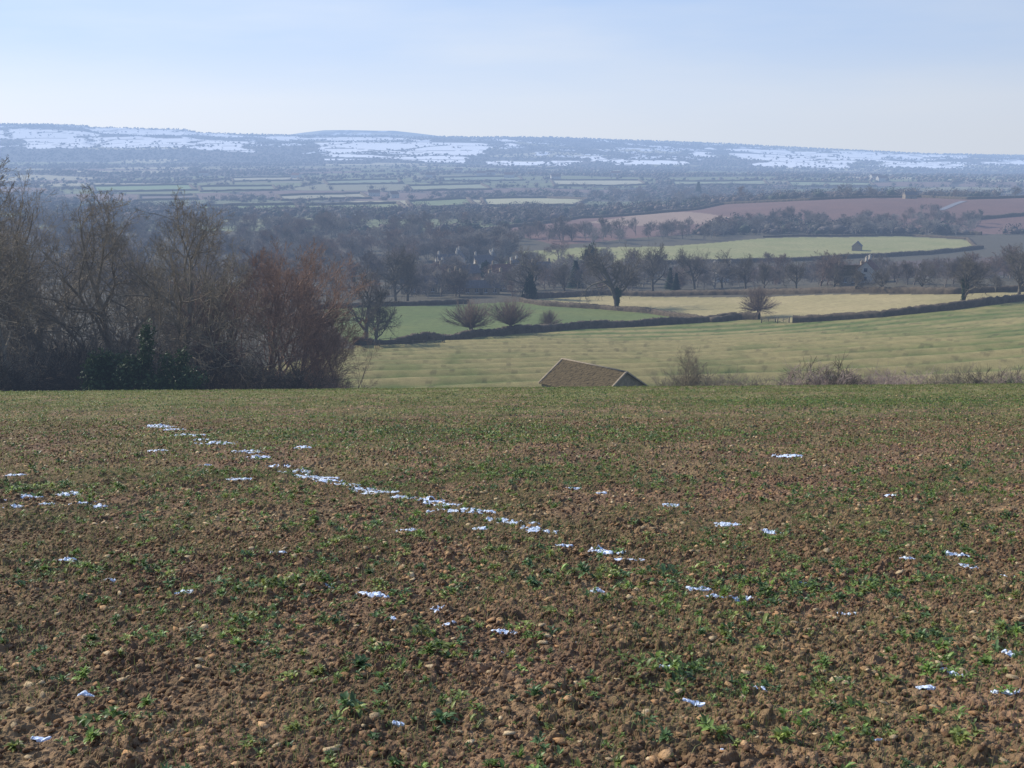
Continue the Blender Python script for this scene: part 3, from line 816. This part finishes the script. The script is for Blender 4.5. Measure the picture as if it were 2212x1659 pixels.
hedge('hill_hedge', PP([(1500, 506), (1620, 482), (1900, 500), (2120, 508)]), 2.4, 3, 10, blade=.6)
hedge('hill_hedge', PP([(2100, 475), (2212, 466), (2330, 460)]), 2.4, 3, 10, blade=.6)
for pl, c_ in VALE:
    hedge('vale_hedge', pl + [pl[0]], 3.2, 5, 5, blade=1.0, step=6)

def box(V, Fc, a, b):
    o = len(V); (x0, y0, z0), (x1, y1, z1) = a, b
    V += [(x0, y0, z0), (x1, y0, z0), (x1, y1, z0), (x0, y1, z0), (x0, y0, z1), (x1, y0, z1), (x1, y1, z1), (x0, y1, z1)]
    Fc += [(o, o + 3, o + 2, o + 1), (o + 4, o + 5, o + 6, o + 7), (o, o + 1, o + 5, o + 4), (o + 1, o + 2, o + 6, o + 5), (o + 2, o + 3, o + 7, o + 6), (o + 3, o, o + 4, o + 7)]
def gate(u, v, L, rot):
    x, y = P(u, v); V = []; Fc = []
    for px in (-L / 2, L / 2): box(V, Fc, (px - .1, -.1, -.2), (px + .1, .1, 1.4))
    for i in range(5): box(V, Fc, (-L / 2 + .1, -.03, .22 + .24 * i), (L / 2 - .1, .03, .29 + .24 * i))
    box(V, Fc, (-.05, -.06, .2), (.05, -.036, 1.25))
    o = len(V); V += [(-L / 2 + .1, -.06, .2), (-L / 2 + .22, -.06, .2), (L / 2 - .1, -.06, 1.25), (L / 2 - .22, -.06, 1.25)]; Fc += [(o, o + 1, o + 2, o + 3)]
    add_obj('farm_gate', make_mesh('farm_gate', np.array(V), np.array(Fc)), M_wood, (x, y, zt(x, y)), rot)
gate(1660, 697, 3.2, -.1); gate(1692, 698, 2.6, -.05); gate(940, 738, 3., .1)
def fence(u0, v0, u1, v1, name='post_and_rail_fence'):
    a = np.array(P(u0, v0)); b = np.array(P(u1, v1)); L = np.linalg.norm(b - a); n = max(1, int(L / 2.5)); V = []; Fc = []
    for i in range(n + 1):
        p = a + (b - a) * i / n; z = zt(*p); box(V, Fc, (p[0] - .07, p[1] - .07, z - .2), (p[0] + .07, p[1] + .07, z + 1.3))
        if i < n:
            p2 = a + (b - a) * (i + 1) / n; z2 = zt(*p2)
            for h in (.4, .8, 1.15):
                o = len(V); V += [(p[0], p[1] - .08, z + h), (p2[0], p2[1] - .08, z2 + h), (p2[0], p2[1] - .08, z2 + h + .1), (p[0], p[1] - .08, z + h + .1)]; Fc += [(o, o + 1, o + 2, o + 3)]
    add_obj(name, make_mesh(name, np.array(V), np.array(Fc)), M_wood)
fence(820, 748, 960, 740)

# ------------------------------------------------------------------ buildings
def house(name, x, y, z, rot, L, W, hw, hr, mw, mr, chim=2, win=True, ov=.25, storeys=2, door=True):
    e = empty(name, (x, y, z), rot)
    a, b = L / 2, W / 2
    V = [(-a, -b, -2), (a, -b, -2), (a, b, -2), (-a, b, -2), (-a, -b, hw), (a, -b, hw), (a, b, hw), (-a, b, hw)]
    me = bpy.data.meshes.new('walls')
    V += [(-a, 0, hw + hr), (a, 0, hw + hr)]
    me.from_pydata(V, [], [(0, 1, 5, 4), (2, 3, 7, 6), (1, 2, 6, 9, 5), (3, 0, 4, 8, 7)]); me.materials.append(mw)
    add_obj('walls', me, None, parent=e)
    V = []; Fc = []; sl = math.hypot(b, hr); nx, nz = hr / sl, b / sl
    barn = name == 'stone_barn'
    nco = 16 if barn else 6
    for sgn in (-1, 1):
        for i in range(nco):
            t0 = i / nco; t1 = (i + 1) / nco + .02
            def pt(t, up):
                yy = (b + ov) * (1 - t); zz = hw + hr - (hr / b) * yy
                return (yy + nx * up) * sgn, zz + nz * up
            y0, z0 = pt(t0, .09); y1, z1 = pt(min(t1, 1), .04); y2, z2 = pt(t0, .03)
            segn = 26 if barn else 1
            for k in range(segn):
                xa = -a - ov + (L + 2 * ov) * k / segn; xb = -a - ov + (L + 2 * ov) * (k + 1) / segn
                j = R.uniform(-.02, .03) if segn > 1 else 0
                o = len(V)
                V += [(xa, y0, z0 + j), (xb, y0, z0 + j), (xb, y1, z1 + j), (xa, y1, z1 + j), (xa, y2, z2 - .03), (xb, y2, z2 - .03)]
                Fc += [(o, o + 1, o + 2, o + 3), (o, o + 4, o + 5, o + 1)]
        for xx in (-a - ov, a + ov):
            o = len(V); y0, z0 = pt(0, .06); y1, z1 = pt(1, .06); y2, z2 = pt(0, -.08); y3, z3 = pt(1, -.08)
            V += [(xx, y0, z0), (xx, y1, z1), (xx, y3, z3), (xx, y2, z2)]; Fc += [(o, o + 1, o + 2, o + 3)]
    me = make_mesh('roof', np.array(V), np.array(Fc)); me.materials.append(mr); add_obj('roof', me, None, parent=e)
    V = []; Fc = []
    box(V, Fc, (-a - ov, -.12, hw + hr + .02), (a + ov, .12, hw + hr + .14))
    me = make_mesh('ridge', np.array(V), np.array(Fc)); me.materials.append(M_wall if barn else mr); add_obj('ridge', me, None, parent=e)
    if barn:
        V = []; Fc = []
        for sg in (-1, 1):
            for xx in (-a - ov - .03, a + ov + .03):
                o = len(V); q0 = ((b + ov) * sg, hw - hr / b * ov); q1 = (0, hw + hr)
                V += [(xx - .12, q0[0], q0[1] + .13), (xx + .12, q0[0], q0[1] + .13), (xx + .12, q1[0], q1[1] + .16), (xx - .12, q1[0], q1[1] + .16),
                      (xx - .12, q0[0], q0[1] - .05), (xx + .12, q0[0], q0[1] - .05), (xx + .12, q1[0], q1[1] - .02), (xx - .12, q1[0], q1[1] - .02)]
                Fc += [(o, o + 1, o + 2, o + 3), (o, o + 3, o + 7, o + 4), (o + 1, o + 5, o + 6, o + 2), (o, o + 4, o + 5, o + 1)]
        me = make_mesh('verge_stones', np.array(V), np.array(Fc)); me.materials.append(M_wall); add_obj('verge_stones', me, None, parent=e)
    for c in range(chim):
        V = []; Fc = []; cx = (-a + .5, a - .5)[c % 2]
        box(V, Fc, (cx - .4, -.4, hw + hr - 1.0), (cx + .4, .4, hw + hr + 1.1)); box(V, Fc, (cx - .48, -.48, hw + hr + 1.1), (cx + .48, .48, hw + hr + 1.25))
        box(V, Fc, (cx - .15, -.15, hw + hr + 1.25), (cx + .15, .15, hw + hr + 1.6))
        me = make_mesh('chimney', np.array(V), np.array(Fc)); me.materials.append(mw); add_obj('chimney', me, None, parent=e)
    if win:
        V = []; Fc = []; Vf = []; Ff = []
        n = max(2, int(L / 2.6))
        for s in range(storeys):
            for k in range(n):
                cx = -a + L * (k + .5) / n; cz = 1.5 + s * 2.6
                if cz + .7 > hw: continue
                for sg in (-1, 1):
                    box(V, Fc, (cx - .45, sg * (b + .0) - .02, cz - .55), (cx + .45, sg * b + .02, cz + .55))
                    box(Vf, Ff, (cx - .6, sg * b - .06, cz - .72), (cx + .6, sg * b + .06, cz - .56)); box(Vf, Ff, (cx - .04, sg * b - .04, cz - .55), (cx + .04, sg * b + .04, cz + .55))
            for sg in (-1, 1):
                box(V, Fc, (sg * a - .02, -.5, 1.0 + s * 2.6), (sg * a + .02, .5, 2.1 + s * 2.6))
        me = make_mesh('windows', np.array(V), np.array(Fc)); me.materials.append(M_glass); add_obj('windows', me, None, parent=e)
        me = make_mesh('window_frames', np.array(Vf), np.array(Ff)); me.materials.append(M_white); add_obj('window_frames', me, None, parent=e)
    if door:
        V = []; Fc = []; box(V, Fc, (-.6, -b - .05, 0), (.6, -b + .03, 2.1)); me = make_mesh('door', np.array(V), np.array(Fc)); me.materials.append(M_wood); add_obj('door', me, None, parent=e)
    return e
r1 = Vector((12.17, 115.7)); dr = Vector((-.68, .733)).normalized(); Lb = 9.2
c = r1 + dr * (Lb / 2)
zr = EYE + 115.7 * ratio(803)
house('stone_barn', c.x, c.y, zr - 2.15 - 2.6, math.atan2(dr.y, dr.x) + math.pi, Lb, 7.1, 2.6, 2.1, M_wall, M_roof, chim=0, win=False, ov=.2)

def hs(name, u, v, rot, L, W, hw, hr, mw, mr, chim=2, ymin=112., **k):
    x, y = P(u, v, ymin); house(name, x, y, zt(x, y), rot, L, W, hw, hr, mw, mr, chim, **k)
for (u, v, rot, L, W, hw, hr, mw, mr) in [(968, 588, .3, 9, 5.5, 4.6, 3.2, M_wallp, M_slate), (990, 580, 1.5, 8, 5.5, 4.8, 3.4, M_wallp, M_slate), (1045, 590, .2, 8, 5.5, 4.6, 3.2, M_wallp, M_slate), (1062, 583, 1.4, 7, 5.5, 4.6, 3.2, M_wallp, M_slate),
                                          (930, 612, .2, 9, 5, 4.2, 2.8, M_wall, M_redroof), (950, 602, 1.2, 7, 5, 4.2, 2.8, M_wallp, M_slate), (1085, 612, .2, 8, 5.5, 4.4, 2.8, M_wall, M_redroof), (1012, 612, .6, 8, 5, 4.2, 2.8, M_wall, M_slate),
                                          (905, 634, .1, 12, 5, 3.4, 2.4, M_wall, M_slate), (1040, 636, 0, 12, 5, 2.6, 2., M_wall, M_slate), (1110, 598, 1.2, 7, 5, 4.2, 2.8, M_wallp, M_slate), (978, 632, 1.3, 8, 5, 4.2, 2.8, M_wall, M_redroof), (1070, 628, .9, 7, 5, 3.6, 2.6, M_wall, M_redroof),
                                          (1168, 604, .4, 8, 5.5, 4.2, 2.8, M_wall, M_slate), (1560, 608, .3, 8, 5.5, 4.2, 2.6, M_wallp, M_roof), (1835, 613, .1, 8, 5.5, 3.2, 2.4, M_wall, M_roof), (1872, 610, 1.1, 7, 5.5, 4.2, 2.6, M_wallp, M_redroof)]:
    hs('stone_house', u, v, rot, L, W, hw, hr, mw, mr)
hs('field_shed', 1851, 541, 1.2, 7, 5, 2.6, 2.4, M_wall, M_slate, 0, win=False)
hs('white_farmhouse', 752, 489, .2, 12, 6, 4.6, 3, M_white, M_slate, 2)
hs('stone_farmhouse', 742, 492, 1.3, 9, 6, 4, 3, M_wallp, M_redroof, 1)
hs('ridge_farmhouse', 1965, 429, .1, 11, 6, 3.5, 2.8, M_wall, M_slate, 2)
hs('valley_farmhouse', 808, 424, .2, 18, 8, 6, 4, M_wallp, M_redroof, 2, ymin=700)
hs('valley_farmhouse', 850, 428, .9, 16, 8, 6, 4, M_wallp, M_redroof, 2, ymin=700)
for (u, v) in [(440, 380), (990, 372), (1040, 380), (1100, 384), (1060, 378), (1890, 388), (1905, 392), (1200, 388), (640, 385), (930, 384), (1330, 380)]:
    hs('distant_farmhouse', u, v, R.uniform(-.5, .5), 22, 11, 7, 5, M_wallp, M_redroof, 0, ymin=900, win=True)

def road(pts, w):
    P_ = PP(pts, 600.); V = []; Fc = []; X_ = []
    for a, b in zip(P_[:-1], P_[1:]):
        for i in range(12): X_.append((a[0] + (b[0] - a[0]) * i / 12, a[1] + (b[1] - a[1]) * i / 12))
    for i, (x, y) in enumerate(X_):
        for s in (-w / 2, w / 2): V.append((x + s, y, zt(x + s, y) + .25))
        if i: o = 2 * i; Fc.append((o - 2, o - 1, o + 1, o))
    add_obj('country_lane', make_mesh('country_lane', np.array(V), np.array(Fc)), M_road)
road([(2030, 455), (2050, 447), (2085, 434)], 6)

# ------------------------------------------------------------------ distant trees
def blob(seed, n):
    r = np.random.default_rng(seed); v, f, c_ = ico(0, random.Random(seed), .25, .8)
    v = v * np.array([.34, .34, .36]) + np.array([0, 0, .42])
    d = r.normal(size=(n, 3)); d /= np.linalg.norm(d, axis=1)[:, None]
    c = d * np.array([.5, .5, .5]) * r.uniform(.6, 1.1, (n, 1)) + np.array([0, 0, .48])
    a = r.normal(size=(n, 3)) * .07; b = r.normal(size=(n, 3)) * .07
    V2 = np.stack([c, c + a, c + b], 1).reshape(-1, 3)
    V = np.concatenate([v, V2]); V[:, 2] = np.maximum(V[:, 2], -.05)
    Fc = np.concatenate([f, np.arange(3 * n).reshape(-1, 3) + len(v)])
    C = np.concatenate([c_, np.repeat(r.uniform(.7, 1.3, n), 3)])
    return V, Fc, C
BL = [blob(i, 80) for i in range(8)]; BLf = [blob(20 + i, 14) for i in range(4)]
def far_trees(name, n, y0, y1, protos, h0, h1, p_open, bw=.06):
    y = y0 * (y1 / y0) ** rng.random(n); x = rng.uniform(-.62, .62, n) * y
    f1, f2, cid = cells(x, y)
    wc = ((cid * 8 >= 4) & (cid * 8 < 5)) | ((cid * 8 >= 6) & (cid * 8 < 7))
    far2 = y > 4300
    sm = snowmask(x, y)
    clumpy = fbm(x / 90, y / 90, 71, 2)
    keep = ((f2 - f1) < bw) & (rng.random(n) < .45 + 1.1 * (clumpy > .45)) | (wc & ~far2) | (far2 & ~sm & (rng.random(n) < .6)) | (rng.random(n) < p_open) | (clumpy > .72)
    keep &= ~(far2 & sm & (rng.random(n) < .62))
    for pl in [brown1, fieldD] + [q for q, c_ in VALE]: keep &= ~inpoly(x, y, pl)
    x = x[keep]; y = y[keep]; k = len(x)
    h = h0 + (h1 - h0) * rng.random(k) ** 1.5
    pal = np.array([(.12, .10, .085), (.14, .115, .095), (.10, .09, .075), (.07, .08, .055), (.15, .115, .095)])
    cols = pal[rng.integers(0, 5, k)] * rng.uniform(.75, 1.15, (k, 1))
    V, Fc, C = scatter(protos, np.stack([x, y, terr(x, y) - .5], 1), h * rng.uniform(1.1, 1.8, k), rng.uniform(0, 6.28, k), rng.integers(0, len(protos), k), cols, zsc=h)
    print(name, k)
    add_obj(name, make_mesh(name, V, Fc, C), M_far)
far_trees('valley_trees', 17000, 720, 2200, BL, 3, 11, .02, .075)
far_trees('distant_valley_trees', 28000, 2200, 4400, BLf, 4, 12, .04, .075)
far_trees('hill_trees', 36000, 4300, 8200, BLf, 6, 15, .04, .05)

# ------------------------------------------------------------------ light
SE = math.radians(34); SA = math.radians(-62)
sv = Vector((math.sin(SA) * math.cos(SE), math.cos(SA) * math.cos(SE), math.sin(SE)))
sun = bpy.data.lights.new('sun', 'SUN'); sun.energy = 5.0; sun.angle = math.radians(.5); sun.color = (1, .93, .82)
so = bpy.data.objects.new('sun', sun); scene.collection.objects.link(so); so.rotation_euler = (-sv).to_track_quat('-Z', 'Y').to_euler(); so.location = (0, 0, 50)
w = bpy.data.worlds.new('World'); scene.world = w; w.use_nodes = True
nt = w.node_tree; L = nt.links; bg = nt.nodes['Background']; sky = nt.nodes.new('ShaderNodeTexSky'); sky.sky_type = 'NISHITA'; sky.sun_disc = False
sky.sun_elevation = SE; sky.sun_rotation = SA % (2 * math.pi); sky.air_density = 1.0; sky.dust_density = 1.0; sky.ozone_density = 2.0; sky.altitude = 200
tc = nt.nodes.new('ShaderNodeTexCoord'); sp = nt.nodes.new('ShaderNodeSeparateXYZ'); L.new(tc.outputs['Generated'], sp.inputs[0])
rp = nt.nodes.new('ShaderNodeValToRGB'); L.new(sp.outputs['Z'], rp.inputs[0])
k = 1 / .1
els = [(0.0, (.66, .73, .85)), (.03, (.62, .71, .87)), (.075, (.50, .63, .87)), (.13, (.40, .56, .86)), (.5, (.22, .36, .70)), (1., (.14, .25, .58))]
rp.color_ramp.elements[0].position = 0; rp.color_ramp.elements[1].position = 1
for p_, c_ in els[1:-1]: rp.color_ramp.elements.new(p_)
for e_, (p_, c_) in zip(rp.color_ramp.elements, els): e_.position = p_; e_.color = (*c_, 1)
dt = nt.nodes.new('ShaderNodeVectorMath'); dt.operation = 'DOT_PRODUCT'; dt.inputs[1].default_value = tuple(sv); L.new(tc.outputs['Generated'], dt.inputs[0])
gl = nt.nodes.new('ShaderNodeMapRange'); gl.inputs[1].default_value = -.1; gl.inputs[2].default_value = .95; gl.inputs[3].default_value = .94; gl.inputs[4].default_value = 1.38; L.new(dt.outputs['Value'], gl.inputs[0])
mp = nt.nodes.new('ShaderNodeMapping'); mp.inputs['Scale'].default_value = (1.5, 1.5, 9); L.new(tc.outputs['Generated'], mp.inputs[0])
cn = nt.nodes.new('ShaderNodeTexNoise'); cn.inputs['Scale'].default_value = 2.2; cn.inputs['Detail'].default_value = 5; L.new(mp.outputs[0], cn.inputs['Vector'])
cr = nt.nodes.new('ShaderNodeMapRange'); cr.inputs[1].default_value = .42; cr.inputs[2].default_value = .72; cr.inputs[3].default_value = 0; cr.inputs[4].default_value = .38; L.new(cn.outputs['Fac'], cr.inputs[0])
cm = nt.nodes.new('ShaderNodeMix'); cm.data_type = 'RGBA'; L.new(cr.outputs[0], cm.inputs[0]); L.new(rp.outputs[0], cm.inputs[6]); cm.inputs[7].default_value = (.72, .76, .84, 1)
s1 = nt.nodes.new('ShaderNodeVectorMath'); s1.operation = 'SCALE'; L.new(cm.outputs[2], s1.inputs[0]); L.new(gl.outputs[0], s1.inputs['Scale'])
s2 = nt.nodes.new('ShaderNodeVectorMath'); s2.operation = 'SCALE'; L.new(s1.outputs[0], s2.inputs[0]); s2.inputs['Scale'].default_value = k
fm = nt.nodes.new('ShaderNodeMix'); fm.data_type = 'RGBA'; fm.inputs[0].default_value = .88; L.new(sky.outputs[0], fm.inputs[6]); L.new(s2.outputs[0], fm.inputs[7])
L.new(fm.outputs[2], bg.inputs[0]); bg.inputs[1].default_value = .1

cam = bpy.data.cameras.new('camera'); cam.lens = 36 * F / 2212; cam.sensor_width = 36; cam.clip_start = .1; cam.clip_end = 30000
co = bpy.data.objects.new('camera', cam); scene.collection.objects.link(co); co.location = (0, 0, EYE); co.rotation_euler = (math.pi / 2 - TH, 0, 0)
scene.camera = co
scene.view_settings.view_transform = 'Standard'; scene.view_settings.look = 'None'; scene.view_settings.exposure = 0
print('done')
